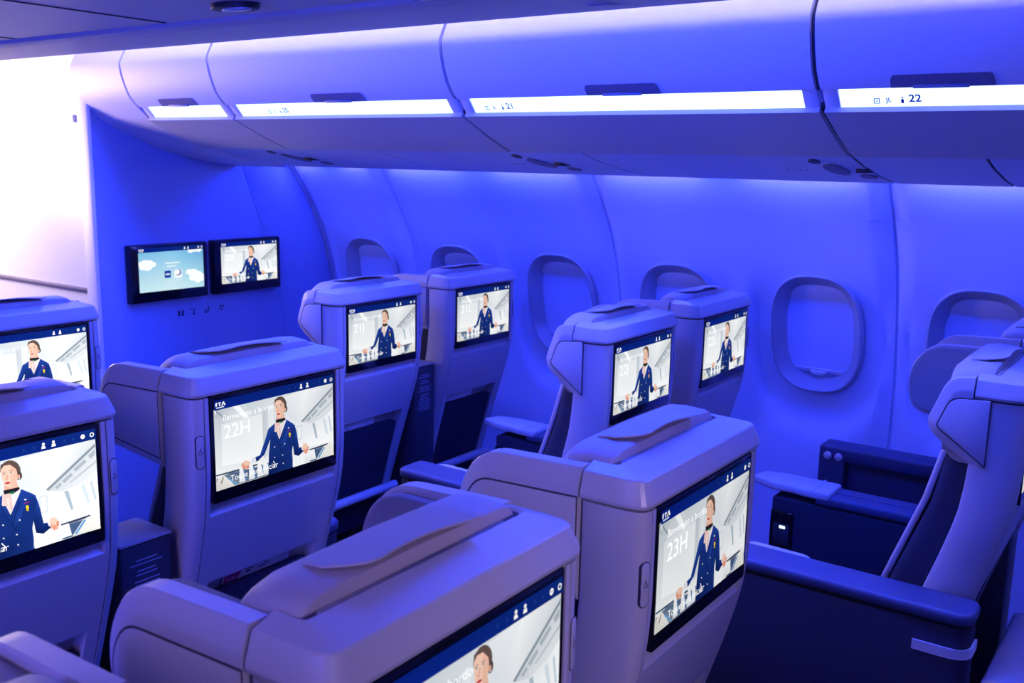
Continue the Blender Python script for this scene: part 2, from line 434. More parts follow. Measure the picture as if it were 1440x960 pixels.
def cap_mesh():
    bm = bmesh.new()
    # profile rings, from the lower outer edge up, over the crisp top edge and the flat top, down inside
    L = .0985
    R = [upath(W-.004, .004, 1, L, 1.1385), upath(W+.002, -.002, 1, L, 1.141), upath(W+.0035, -.0035, 1, L, 1.146),
         upath(W+.0030, -.0030, 1, L, 1.150), upath(W-.0055, .0060, .95, L, 1.1765), upath(W-.0075, .0085, .93, L, 1.1785), upath(W-.0095, .0115, .92, L, 1.1790),
         upath(W-.032, .060, .3, L, 1.1865), upath(W-.036, .064, .3, L, 1.184), upath(W-.036, .064, .3, L, 1.139)]
    V = [[bm.verts.new(p) for p in r] for r in R]
    n = len(V[0]); m = len(V)
    for i in range(m):
        a, b = V[i], V[(i+1) % m]
        for j in range(n-1): bm.faces.new((a[j], a[j+1], b[j+1], b[j]))
    bm.faces.new([v[0] for v in V]); bm.faces.new([v[-1] for v in V][::-1])
    return finish(bm, 'top_cap', SHELL, ang=14)

def offset_poly(P, d):
    """move every edge i (from P[i] to P[i+1]) inward by d[i]; P runs clockwise in (y, z)"""
    N = len(P); L = []
    for i in range(N):
        a = Vector(P[i]); b = Vector(P[(i+1) % N]); t = (b-a).normalized(); n = Vector((t.y, -t.x))
        L.append((a+n*d[i], t))
    out = []
    for i in range(N):
        (p, t), (q, u) = L[i-1], L[i]
        den = t.x*u.y-t.y*u.x
        k = ((q.x-p.x)*u.y-(q.y-p.y)*u.x)/den
        out.append(tuple(p+t*k))
    return out

def wing_outline(Lw):
    """(y, z) outline of the privacy wing, clockwise from the rear top; Lw is its reach forward of the screen"""
    if Lw < .22:
        return [(.1015, 1.1825), (Lw-.036, 1.176), (Lw, 1.078), (Lw-.015, 1.050), (.074, .982), (.074, 1.1365), (.1015, 1.1375)], [0, .028, .016, .012, 0, 0, 0]
    return [(.1015, 1.1825), (Lw-.045, 1.176), (Lw, 1.10), (Lw-.018, 1.005), (.1015, .985)], [0, .045, .04, .035, 0]

def wing_mesh(Lw, side):
    bm = bmesh.new()
    P, r = wing_outline(Lw)
    xo, xi = W+.0035, W-.030
    def ring(x, d):
        dd = [d*1.2, d, d*.8, d*.8, 0]+[0]*(len(P)-5)
        Q = offset_poly(P, dd); rr = [max(.002, q-d*.5) if q > 0 else 0 for q in r]
        return [(side*x, y, z) for y, z in roundpoly(Q, [q if q > 0 else 0 for q in rr], 6)]
    rings = [ring(xi, .003), ring(xi+.002, 0.), ring(xo-.0095, 0.), ring(xo-.0075, .0016), ring(xo-.0005, .020), ring(xo, .0225), ring(xo, .027)]
    loft(bm, rings)
    return finish(bm, 'privacy_wing', SHELL, ang=16)

def wing_panel_mesh(Lw, side):
    bm = bmesh.new()
    P, r = wing_outline(Lw)
    if Lw < .22: P = [(.066, 1.1825), (Lw-.036, 1.176), (Lw, 1.078), (Lw-.015, 1.050), (.066, .975)]
    rr = [0, .02, .016, .014, 0] if Lw < .22 else [0, .03, .03, .03, 0]
    g = roundpoly(offset_poly(P, [.040, .021, .017, .019, .0002]), rr, 5)
    p = roundpoly(offset_poly(P, [.0425, .0235, .0195, .0215, .002]), rr, 5)
    a, b = side*(W-.006), side*(W+.0037)
    prism(bm, g, 0, min(a, b), max(a, b))
    for f in bm.faces: f.material_index = 1
    n0 = len(bm.faces)
    a, b = side*(W-.006), side*(W+.0052)
    prism(bm, p, 0, min(a, b), max(a, b), .0022, 2)
    return finish(bm, 'wing_inset_panel', [SHELL, SEAM], ang=30)

def lining_mesh(Lw, side):
    bm = bmesh.new()
    P = roundpoly([(.075, 1.172), (Lw-.045, 1.170), (Lw-.008, 1.10), (Lw-.025, 1.02), (.10, .96)], [.004, .045, .04, .03, .01], 6)
    a, b = side*(W-.030), side*(W-.054)
    prism(bm, P, 0, min(a, b), max(a, b), .009, 3)
    return finish(bm, 'wing_lining', KNIT)

def headrest_mesh():
    bm = bmesh.new()
    # a pad with a rolled top, ends rounded
    prof = [(.071, 1.06), (.071, 1.191), (.0725, 1.1975), (.079, 1.2005), (.115, 1.2025), (.142, 1.199), (.153, 1.19), (.157, 1.17), (.157, 1.02), (.11, 1.02)]
    rings = []
    for x, d in ((-.180, .055), (-.177, .030), (-.169, .014), (-.155, .0055), (-.138, .001), (-.11, 0), (0, -.002), (.13, 0), (.148, .0015), (.158, .006), (.164, .014), (.166, .03)):
        rings.append([(x, y+(.006 if d > .02 and y < .1 else 0), z-d*(1 if z > 1.15 else .1)) for y, z in prof])
    loft(bm, rings)
    rbox(bm, -.15, .14, .0662, .0725, 1.178, 1.1835, .002)
    return finish(bm, 'headrest', LEATHER, ang=50)

def flap_mesh():
    bm = bmesh.new()
    # a leather tongue lying on the headrest, its rear edge lifted, its left end pointed
    N = 14; rows = []
    for i in range(N+1):
        t = i/N; x = -.115+.200*t
        yr = .060+.040*max(0, 1-t*5)**1.5+.004*math.sin(t*3)
        rows.append([(x, yr+(.128-yr)*s, 1.2070+.002*math.sin(PI*t)+.005*(1-s)**2*math.sin(PI*min(1, t*1.1))-.004*s*s) for s in (0, .25, .5, .75, 1)])
    top = [[bm.verts.new(p) for p in r] for r in rows]
    bot = [[bm.verts.new((p[0], p[1], p[2]-.0025)) for p in r] for r in rows]
    for i in range(N):
        for j in range(4):
            bm.faces.new((top[i][j], top[i+1][j], top[i+1][j+1], top[i][j+1])); bm.faces.new((bot[i][j], bot[i][j+1], bot[i+1][j+1], bot[i+1][j]))
        bm.faces.new((top[i][0], bot[i][0], bot[i+1][0], top[i+1][0])); bm.faces.new((top[i][4], top[i+1][4], bot[i+1][4], bot[i][4]))
    for i in (0, N):
        for j in range(4): bm.faces.new((top[i][j], top[i][j+1], bot[i][j+1], bot[i][j]))
    return finish(bm, 'headrest_flap', LEATHER, ang=50)

def pocket_mesh():
    bm = bmesh.new()
    rings = []
    for z, dy in ((.30, .004), (.40, .004), (.5, .003), (.6, .004), (.66, .006), (.690, .008), (.698, .010)):
        y = YB(z)+dy; w = .146*lerp_tab([(.3, .9), (.85, 1)], z)-(.006 if z > .695 else 0)-(.012 if z > .6975 else 0)
        rings.append([(-w, y, z), (w, y, z), (w, y+.016, z), (-w, y+.016, z)])
    loft(bm, rings)
    return finish(bm, 'literature_pocket', NAVY, ang=40)

def hook_mesh(sx):
    bm = bmesh.new()
    def ov(w, h): return roundpoly([(-w, -h), (w, -h), (w, h), (-w, h)], w*.95, 6)
    prism(bm, ov(.0090, .0335), 1, -.0004, .006)
    for f in bm.faces: f.material_index = 1
    prism(bm, ov(.0078, .0320), 1, -.0016, .006, .0010)
    n1 = len(bm.faces)
    t = bmesh.new()
    for a, b in (((0, .006), (-.0045, -.003)), ((-.0045, -.003), (.0045, -.003)), ((.0045, -.003), (0, .006)), ((0, .006), (0, .009))):
        a = Vector(a); b = Vector(b); d = (b-a).normalized(); n = Vector((-d.y, d.x))*.0006
        f = bm.faces.new([bm.verts.new((q.x, -.0018, q.y)) for q in (a+n, b+n, b-n, a-n)]); f.material_index = 1
    return finish(bm, 'coat_hook', [SHELL, DARK], ang=40)

def back_cushion():
    bm = bmesh.new(); rings = []
    for z, t, w in ((.46, .06, .165), (.48, .085, .185), (.6, .092, .19), (.75, .085, .19), (.9, .07, .185), (.99, .06, .178), (1.03, .045, .165), (1.045, .03, .15)):
        y0 = YB(z)+.095; r = roundpoly([(-w, y0), (w, y0), (w, y0+t), (-w, y0+t)], [.004, .004, .03, .03], 4)
        rings.append([(x, y, z) for x, y in r])
    loft(bm, rings)
    return finish(bm, 'back_cushion', NAVY, ang=50)

def front_cover():
    bm = bmesh.new(); rings = []
    for z, t, w in ((.62, .098, .172), (.66, .100, .180), (.75, .097, .182), (.9, .083, .178), (1.0, .068, .165), (1.045, .05, .15)):
        y0 = YB(z)+.095+t-.014; r = roundpoly([(-w, y0), (w, y0), (w, y0+.015), (-w, y0+.015)], [.003, .003, .012, .012], 3)
        rings.append([(x, y, z) for x, y in r])
    loft(bm, rings)
    return finish(bm, 'front_cover', LEATHER, ang=50)

def box_mesh(name, m, *boxes, **k):
    bm = bmesh.new()
    for b in boxes: rbox(bm, *b)
    return finish(bm, name, m, **k)

def armrest_body(s):
    bm = bmesh.new()
    ya = .045 if s < 0 else .135
    P = roundpoly([(s*.214, ya), (s*.311, ya), (s*.311, .612), (s*.214, .612)], [.03, .034, .02, .02], 6)
    prism(bm, P, 2, .26, .686, .004)
    return finish(bm, 'armrest', NAVY, ang=45)
def armrest_pad(s):
    bm = bmesh.new()
    ya = .040 if s < 0 else .130
    P = roundpoly([(s*.211, ya), (s*.315, ya), (s*.315, .617), (s*.211, .617)], [.032, .038, .022, .022], 6)
    prism(bm, P, 2, .689, .718, .010, 3)
    return finish(bm, 'armrest_pad', NAVYL, ang=50)
def strap_mesh(s):
    bm = bmesh.new(); xo = s*.314
    path = [(xo, .150), (xo, .110), (xo, .085)]
    for i in range(1, 7):
        a = PI/2*i/6; path.append((xo-s*.034*(1-math.cos(a)), .085-.043*math.sin(a)))
    path += [(s*.235, .042)]
    rings = []
    for i, (x, y) in enumerate(path):
        a = Vector(path[max(0, i-1)]); b = Vector(path[min(len(path)-1, i+1)]); d = (b-a).normalized(); n = Vector((-d.y, d.x))*s*-.0025
        rings.append([(x+n.x, y+n.y, .620), (x+n.x, y+n.y, .641), (x-n.x, y-n.y, .641), (x-n.x, y-n.y, .620)])
    loft(bm, rings)
    return finish(bm, 'strap', CHROME, ang=40)

def make_seat(cx, row, number, label, Lleft, Lright, hook=1, arm=0, bright=1., ledge=False, table=False, bar=True, leg_up=False, dx=0, dy=0, yaw=0, zs=1):
    t = thing('airline_seat', label, 'seat', (cx+dx, row+dy, 0), 'premium cabin seats with back screens')
    t.rotation_euler.z = yaw; t.scale.z = zs
    add_obj('shell', cached('shell', shell_mesh), t)
    add_obj('top_cap', cached('cap', cap_mesh), t)
    for s, L in ((-1, Lleft), (1, Lright)):
        w = add_obj('privacy_wing', cached(('wing', s, L), lambda: wing_mesh(L, s)), t)
        add_obj('inset_panel', cached(('wp', s, L), lambda: wing_panel_mesh(L, s)), w)
        add_obj('fabric_lining', cached(('wl', s, L), lambda: lining_mesh(L, s)), w)
    h = add_obj('headrest', cached('head', headrest_mesh), t)
    add_obj('leather_flap', cached('flap', flap_mesh), h)
    m = monitor(t, CREW, number, bright, 0, 1.0285)
    add_obj('literature_pocket', cached('pocket', pocket_mesh), t)
    add_obj('coat_hook', cached(('hook', hook), lambda: hook_mesh(hook)), t, (hook*.1912, .0016, 1.032), (0, 0, hook*.24))
    add_obj('back_cushion', cached('bc', back_cushion), t)
    add_obj('front_cover', cached('fc', front_cover), t)
    add_obj('seat_cushion', cached('sc', lambda: box_mesh('seat_cushion', NAVY, (-.205, .205, .22, .66, .37, .47, .03, 4))), t)
    add_obj('base_frame', cached('bf', lambda: box_mesh('base_frame', DARK, (-.20, .20, .20, .62, .33, .375, .008), (-.17, -.13, .22, .28, 0, .34, .006), (.13, .17, .22, .28, 0, .34, .006), (-.17, -.13, .54, .60, 0, .34, .006), (.13, .17, .54, .60, 0, .34, .006), (-.175, -.125, .15, .66, 0, .03, .008), (.125, .175, .15, .66, 0, .03, .008))), t)
    def barm():
        bm = bmesh.new(); tube(bm, [(-.185, .115, .435), (-.18, .115, .437), (0, .115, .437), (.18, .115, .437), (.185, .115, .435)], [.010, .016, .016, .016, .010], 12)
        for x in (-.15, .15): tube(bm, [(x, .12, .437), (x, .17, .41), (x, .23, .36)], .008, 8)
        return finish(bm, 'foot_bar', PALE)
    add_obj('foot_bar', cached('bar', barm), t)
    if arm:
        a = add_obj('armrest', cached(('ab', arm), lambda: armrest_body(arm)), t)
        add_obj('armrest_pad', cached(('ap', arm), lambda: armrest_pad(arm)), a)
        if arm < 0: add_obj('metal_strap', cached(('as', arm), lambda: strap_mesh(arm)), a)
        if table:
            def tab():
                bm = bmesh.new()
                P = roundpoly([(-.214, .395), (-.175, .42), (-.17, .56), (-.214, .575)], .02, 4); prism(bm, P, 2, .695, .707, .003)
                return finish(bm, 'cup_table', PALE)
            add_obj('cup_table', cached('tab', tab), a)
    if ledge:
        def led():
            bm = bmesh.new()
            x0, x1 = .235, .33
            y0, y1, z0, z1 = .27, .715, .25, .70
            # frame around a storage recess facing the seat
            rbox(bm, x0, x1, y0, y1, z1-.05, z1, .010, 3); rbox(bm, x0, x1, y1-.085, y1, z0, z1-.01, .008, 3)
            rbox(bm, x0, x1, y0, y0+.03, z0, z1-.01, .006); rbox(bm, x0+.045, x1, y0, y1-.01, z0, z1-.02, .004); rbox(bm, x0, x1, y0, y1, z0, z0+.2, .006)
            return finish(bm, 'armrest', NAVYL, ang=40)
        a = add_obj('armrest', cached('led', led), t); a['label'] = 'window armrest with a storage recess'
        def knob():
            bm = bmesh.new()
            for k in range(2):
                r = .0125-.004*k; 
                pts = [(r*math.cos(2*PI*i/18), r*math.sin(2*PI*i/18)) for i in range(18)]
                prism(bm, pts, 0, -.006-.002*k, .004, .002)
            return finish(bm, 'control_button', CHROME)
        for y in (.685, .650): add_obj('control_button', cached('knob', knob), a, (.234, y, .668))
    if leg_up:
        def leg():
            bm = bmesh.new(); rings = []
            for y, z, th in ((.60, .46, .05), (.62, .47, .07), (.70, .50, .08), (.80, .525, .08), (.90, .54, .078), (.955, .545, .07), (.985, .54, .05), (.995, .53, .03)):
                r = roundpoly([(-.215, z-th), (.215, z-th), (.215, z), (-.215, z)], [.02, .02, .03, .03], 4)
                rings.append([(x, y, q) for x, q in r])
            loft(bm, rings); return finish(bm, 'leg_rest', LEATHER, ang=50)
        l = add_obj('leg_rest', cached('leg', leg), t); l['label'] = 'raised pale leg rest'
    return t

SHORT, LONG = .188, .325
GX, HX, JX, LX, EX = .754, 1.319, 2.333, 2.880, .189
P_ = .965
GH = lambda n: 1.538-(n-22)*P_
JL = lambda n: 1.223-(n-22)*P_
make_seat(HX, GH(21), '21H', 'grey seat at far left in front of the white wall, screen cut by the frame', LONG, SHORT, 1, 1, 1.25)
make_seat(GX, GH(22), '22G', 'grey seat at left edge beside seat 22H, its screen half out of frame', LONG, LONG, 1, 0, 1.25)
make_seat(HX, GH(22), '22H', 'grey seat with back screen reading 22H and a magenta card in its pocket', LONG, SHORT, -1, 1, .97)
make_seat(GX, GH(23), '23G', 'nearest grey seat at bottom centre, its screen cut by the frame bottom', LONG, LONG, 1, 0, .92, dx=-.03, dy=-.02, yaw=.012, zs=1.008)
make_seat(HX, GH(23), '23H', 'grey seat with back screen reading 23H, right of the nearest seat', LONG, SHORT, -1, 1, .82)
make_seat(EX, GH(23), '23E', 'grey seat in the bottom left corner showing only the top of a wing', LONG, LONG, 1, 0, .9, dy=-.04, zs=1.017)
make_seat(JX, JL(21), '21J', 'grey aisle seat in the front row with back screen reading 21J', SHORT, LONG, 1, -1, .95)
make_seat(LX, JL(21), '21L', 'grey window seat in the front row with back screen reading 21L', LONG, SHORT, 1, 0, .95, ledge=True)
make_seat(JX, JL(22), '22J', 'grey aisle seat with back screen reading 22J and a cut-corner wing', SHORT, LONG, 1, -1, .95, table=True)
make_seat(LX, JL(22), '22L', 'grey window seat with back screen reading 22L behind seat 22J', LONG, SHORT, 1, 0, .95, ledge=True)
make_seat(JX, JL(23), '23J', 'grey aisle seat at right edge seen from its side with a navy armrest', SHORT, LONG, 1, -1, .95, table=True)
make_seat(LX, JL(23), '23L', 'grey window seat at right edge, mostly hidden behind the side-on aisle seat', LONG, SHORT, 1, 0, .95, ledge=True)
make_seat(JX, JL(24), '24J', 'seat out of frame whose pale raised leg rest shows in the bottom right corner', SHORT, LONG, 1, -1, .9, leg_up=True)

# ------------------------------------------------------------------ consoles between seats
def make_console(cx, row, label, socket=True, w=.052):
    t = thing('seat_console', label, 'console', (cx, row, 0), 'consoles between paired seats')
    def body():
        bm = bmesh.new(); rbox(bm, -w, w, .165, .66, .02, .688, .006)
        return finish(bm, 'console_body', NAVY)
    b = add_obj('console_body', cached(('cb', w), body), t)
    add_obj('console_pad', cached(('cp', w), lambda: box_mesh('console_pad', NAVYL, (-w-.003, w+.003, .165, .54, .690, .718, .009, 3), (-.006, .006, .17, .535, .712, .7195, .001))), t)
    def paddle():
        bm = bmesh.new()
        P = roundpoly([(-w-.004, .50), (-w-.004, .575), (-w+.004, .60), (-w+.002, .66), (-.02, .735), (w-.01, .715), (w+.008, .64), (w+.004, .59), (w+.004, .50)], .012, 4)
        prism(bm, P, 2, .706, .728, .006, 3)
        rbox(bm, -w-.005, w+.005, .545, .552, .7265, .7295, .001)
        return finish(bm, 'cup_rest', PALE, ang=40)
    add_obj('cup_rest', cached(('pd', w), paddle), t)
    def rear():
        bm = bmesh.new(); rbox(bm, -w-.004, w+.004, .055, .16, .30, .866, .008)
        return finish(bm, 'rear_box', DARK)
    r = add_obj('rear_box', cached(('rb', w), rear), t)
    add_obj('box_lid', cached(('rl', w), lambda: box_mesh('box_lid', LEATHER, (-w-.004, w+.004, .053, .17, .867, .873, .002))), t)
    def lines():
        bm = bmesh.new(); rnd = random.Random(3); z = .835
        while z > .70:
            a = rnd.uniform(.5, .95)*(w-.012); 
            f = bm.faces.new([bm.verts.new(q) for q in ((-a, .0548, z), (a*rnd.uniform(.8, 1), .0548, z), (a*.9, .0548, z-.0026), (-a, .0548, z-.0026))])
            z -= rnd.choice((.008, .008, .013))
        return finish(bm, 'printed_notice', PRINT, smooth=False)
    add_obj('printed_notice', cached(('ln', w), lines), r)
    if socket:
        def sk():
            bm = bmesh.new(); rbox(bm, -w-.006, -w+.01, .595, .660, .50, .652, .004)
            return finish(bm, 'socket_panel', BLACK)
        s = add_obj('socket_panel', cached('sk', sk), t)
        add_obj('display', cached('skd', lambda: box_mesh('display', DARK, (-w-.008, -w, .604, .650, .556, .616, .002))), s)
        add_obj('lamp', cached('skl', lambda: box_mesh('lamp', emat('socket_lamp', (.7, 1., .95), 1.5), (-w-.0095, -w, .614, .632, .603, .612, .002))), s)
        def jacks():
            bm = bmesh.new()
            for y, z in ((.607, .538), (.622, .538), (.637, .538), (.615, .518), (.634, .518)):
                pts = [(y+.006*math.cos(i*PI/6), z+.006*math.sin(i*PI/6)) for i in range(12)]; prism(bm, pts, 0, -w-.0095, -w, .001)
            return finish(bm, 'audio_jacks', CHROME)
        add_obj('audio_jack_row', cached('jacks', jacks), s)
    return t
make_console((GX+HX)/2, GH(22), 'dark console with a printed notice between seats 22G and 22H', False)
JLX = (JX+LX)/2
make_console(JLX, JL(21), 'dark console between seats 21J and 21L at the front')
make_console(JLX, JL(22), 'navy console with pale cup rest between the seats 22J and 22L')
make_console(JLX, JL(23), 'navy console with pale cup rest and lit socket panel at the right')

# card in the pocket of 22H
t = thing('safety_card', 'pale card with magenta badge tucked in the pocket under screen 22H', 'card', (HX, GH(22), 0))
TH = math.radians(17.2)
def tilt(X, row):
    return (X, row+YB(.70)+.0295+.70*math.sin(TH), .70-.70*math.cos(TH))
def cardm():
    bm = bmesh.new(); prism(bm, [(-.085, .60), (.10, .60), (.10, .722), (-.085, .722)], 1, 0, .0015)
    return finish(bm, 'card_sheet', PAPER, smooth=False)
c = add_obj('card_sheet', cardm(), t, tilt(0, 0), (TH, 0, 0))
def badge():
    bm = bmesh.new(); bm.faces.new([bm.verts.new(q) for q in ((-.083, -.0006, .690), (-.050, -.0006, .690), (-.034, -.0006, .715), (-.080, -.0006, .715))])
    return finish(bm, 'badge', MAGENTA, smooth=False)
add_obj('badge', badge(), c)
add_obj('badge_text', text_mesh('A330', .011, PAPER), c, (-.074, -.001, .7), (PI/2, 0, 0))
def ink():
    bm = bmesh.new()
    for x, z, a, b in ((-.025, .711, .022, .003), (-.022, .704, .012, .004), (.012, .704, .02, .003), (.03, .709, .01, .003)):
        bm.faces.new([bm.verts.new(q) for q in ((x, -.0006, z), (x+a, -.0006, z), (x+a, -.0006, z+b), (x, -.0006, z+b))])
    return finish(bm, 'print', INK, smooth=False)
add_obj('printing', ink(), c)
# crumpled clear wraps showing over the pockets of the two front seats
CLEAR = mat('clear_wrap', (.85, .88, .95), .15, bump=.5, bscale=60)
for X, lab in ((JX, 'crinkled clear wrapped pack in the pocket under screen 21J'), (LX, 'crinkled clear wrapped pack in the pocket under screen 21L')):
    def wrap():
        bm = bmesh.new(); N = 16; rings = []; rnd = random.Random(5)
        for i in range(N+1):
            x = -.115+.16*i/N; h = .730+rnd.uniform(-.007, .007)-(.004 if i in (0, N) else 0); d = -.004+rnd.uniform(-.004, .001)
            rings.append([(x, 0, .62), (x, -d*.3, h-.012), (x, 0, h), (x, d*.6, h-.006), (x, d, .62)])
        loft(bm, rings); return finish(bm, 'wrapped_pack', CLEAR, ang=60)
    o = add_obj('wrapped_pack', cached('wrap', wrap), None, tilt(X, JL(21)), (TH, 0, 0))
    tag(o, lab, 'pack', 'wrapped packs in the seat pockets')

# ------------------------------------------------------------------ right wall with windows
WX = smooth_tab([(0, 3.22), (.3, 3.37), (.6, 3.445), (.8, 3.452), (1.0, 3.425), (1.22, 3.365), (1.38, 3.285), (1.545, 3.165), (1.62, 3.10)])
WY = [3.27-.539*i for i in range(8)]                  # window centres
WZ = 1.008
JOINTS = [WY[0]+.2695-.004+.0, WY[0]-.2695, WY[2]-.2695, WY[4]-.2695, WY[6]-.2695]
JOINTS[0] = 3.58
def wallx(y, z):
    x = WX(z)
    d = min(abs(y-j) for j in JOINTS)
    x += .010*(1-sstep(.002, .005, d))                  # open joint
    x += .030*(1-sstep(.008, .062, d))*sstep(.2, .7, z)     # the panel edges turn outward
    dw = min(((abs(y-w)/.236)**2.6+(abs(z-1.02)/.375)**2.6) for w in WY)
    if z < 1.25: x += .010*(1-sstep(.80, 1.06, dw))*sstep(1.25, 1.05, z) if False else .026*(1-sstep(.90, 1.06, dw))*(1-sstep(1.05, 1.25, z))
    return x
def sup(a, ry, rz, n=2.9):
    c, s = math.cos(a), math.sin(a)
    k = (abs(c)**n+abs(s)**n)**(-1/n)
    return ry*k*c, rz*k*s
NA = 72
def rect_ray(a, ry, z0, z1):
    c, s = math.cos(a), math.sin(a)
    k = 1e9
    if abs(c) > 1e-9: k = min(k, ry/abs(c))
    if s > 1e-9: k = min(k, z1/s)
    if s < -1e-9: k = min(k, z0/s)
    return k*c, k*s
def wall_mesh():
    bm = bmesh.new()
    HR = .262; ZB, ZT = .58-WZ, 1.43-WZ
    # angles including the four rectangle corners
    ang = sorted(set([2*PI*i/NA for i in range(NA)]+[math.atan2(zz, yy) % (2*PI) for zz in (ZB, ZT) for yy in (-HR, HR)]))
    for w in WY[:7]:
        rings = []
        for k in (0, .06, .14, .22, .3, .4, .5, .6, .7, .85, 1):
            r = []
            for a in ang:
                p = sup(a, .152, .200); q = rect_ray(a, HR, ZB, ZT)
                y = w+p[0]+(q[0]-p[0])*k; z = WZ+p[1]+(q[1]-p[1])*k
                r.append((wallx(y, z), y, z))
            rings.append(r)
        loft(bm, rings, True, False)
    # strips above and below, and the posts between the window cells
    def grid(ys, zs):
        V = [[bm.verts.new((wallx(y, z), y, z)) for z in zs] for y in ys]
        for i in range(len(ys)-1):
            for j in range(len(zs)-1): bm.faces.new((V[i][j], V[i+1][j], V[i+1][j+1], V[i][j+1]))
    ys = set()
    y = WY[6]-.27
    while y < 3.6: ys.add(round(y, 4)); y += .03
    for j in JOINTS:
        for d in (0, .002, .003, .005, .01, .02, .03, .045, .06, .085): ys.add(round(j+d, 4)); ys.add(round(j-d, 4))
    ys = sorted(q for q in ys if q <= 3.6)
    grid(ys, [1.43, 1.46, 1.49, 1.52, 1.55, 1.58, 1.62])
    grid(ys, [0, .1, .2, .3, .4, .5, .58])
    zs = [.58+.05*i for i in range(18)]; zs[-1] = 1.43
    for i in range(8):
        hi = 3.6 if i == 0 else WY[i-1]-HR; lo = WY[i]+HR if i < 7 else WY[6]-HR-.02
        q = sorted(set([lo, hi]+[v for v in ys if lo < v < hi]))
        if hi-lo > 1e-4: grid(q, zs)
    return finish(bm, 'wall_right', WALLM, ang=60)
structure('wall_right', wall_mesh())

def tangent_frame(y, z):
    return WX(z)
def win_ring():
    bm = bmesh.new()
    # section: distance outward scale, and offset in x (negative = into the cabin)
    sec = [(1.03, .010), (1.012, -.002), (1.0, -.008), (.985, -.0105), (.965, -.009), (.93, -.001), (.88, .012), (.82, .027), (.77, .039), (.735, .049)]
    rings = []
    for s, dx in sec:
        r = []
        for i in range(NA):
            a = 2*PI*i/NA; ry = .162*s; rz = .213-(.162*(1-s))*1.08
            y, z = sup(a, ry, rz, 2.7+.3*(1-s)*3)
            zz = WZ+z
            r.append((WX(zz)+dx, y, zz))
        rings.append(r)
    loft(bm, rings, True, False)
    return finish(bm, 'window_surround', RINGM, ang=70)
def win_shade(z0, z1, dx, bulge, name, m, lip=False):
    bm = bmesh.new(); ny, nz = 12, 14
    V = []
    for i in range(ny+1):
        y = -.128+.256*i/ny; row = []
        for j in range(nz+1):
            z = z0+(z1-z0)*j/nz; row.append(bm.verts.new((WX(z)+dx+bulge*math.sin(PI*j/nz), y, z)))
        V.append(row)
    for i in range(ny):
        for j in range(nz): bm.faces.new((V[i][j], V[i+1][j], V[i+1][j+1], V[i][j+1]))
    r = bmesh.ops.extrude_face_region(bm, geom=bm.faces[:])
    for v in r['geom']:
        if isinstance(v, bmesh.types.BMVert): v.co.x += .003
    return finish(bm, name, m, ang=50)
for i, wy in enumerate(WY[:7]):
    w = structure('window_%d' % (i+1), cached('ring', win_ring), (0, wy, 0))
    add_obj('shade', cached('shade', lambda: win_shade(.858, 1.135, .046, 0, 'shade', WALLM)), w)
    add_obj('shade_header', cached('shh', lambda: win_shade(1.128, 1.215, .043, -.012, 'shade_header', BINM)), w)
    def handle():
        bm = bmesh.new(); x = WX(.862)+.042
        P = roundpoly([(-.032, .866), (.032, .866), (.022, .850), (-.022, .850)], .012, 5); prism(bm, P, 0, x-.012, x+.01, .004, 3)
        rbox(bm, x-.004, x+.006, -.085, .085, .868, .872, .001)
        return finish(bm, 'shade_handle', BINM)
    add_obj('shade_handle', cached('shandle', handle), w)

# ------------------------------------------------------------------ bulkhead
BY = 3.60
bE = smooth_tab([(.0, 3.02), (.4, 3.14), (.8, 3.15), (1.066, 3.10), (1.233, 3.045), (1.4, 2.985), (1.54, 2.93)])
bm = bmesh.new()
top = [(2.208, 1.744), (2.30, 1.695), (2.404, 1.654), (2.519, 1.613), (2.766, 1.564), (2.93, 1.545)]
edge = [(bE(z), z) for z in (1.5, 1.4, 1.3, 1.2, 1.1, 1.0, .9, .8, .6, .4, .2, 0)]
prism(bm, [(2.192, 0), (2.192, 1.75)]+[(x, z+.03) for x, z in top]+edge, 1, BY, BY+.05)
structure('wall_front', finish(bm, 'wall_front', BULKM, ang=20))
structure('trim_1', box_mesh('trim_1', BINM, (2.176, 2.195, BY-.010, BY+.062, 0, 1.80, .006, 2)))
# curved cladding between the bulkhead edge and the first wall panel
bm = bmesh.new()
zs = [i*.05 for i in range(33)]
rings = []
for z in zs:
    a = Vector((bE(z)-.005, BY-.002)); b = Vector((WX(z)+.006, 3.572)); r = []
    for k in range(9):
        t = k/8; p = a.lerp(b, t); r.append((p.x, p.y-.030*math.sin(PI*t)**.8, z))
    rings.append(r)
loft(bm, rings, False, False)
structure('trim_2', finish(bm, 'trim_2', BULKM, ang=60))

def wall_monitor(x, label, pic, num, br):
    t = thing('wall_monitor', label, 'monitor', (x, BY-.036, 1.1085), 'screens on the blue bulkhead')
    bm = bmesh.new(); rbox(bm, -.187, .187, 0, .036, -.122, .118, .006, 2)
    add_obj('housing', finish(bm, 'housing', BLACK), t)
    g = monitor(t, pic, num, br, .0, 0., .006, .372, .236); g.location = (0, -.005, -.002)
    for ch in g.children:
        ch.location.x += .008; ch.location.z -= .002
    return t
wall_monitor(2.497, 'left bulkhead screen showing a pale sky with clouds and two icons', SKY, None, 1.05)
wall_monitor(2.908, 'right bulkhead screen showing a crew member in navy, seat number 20L', CREW, '20L', 1.05)
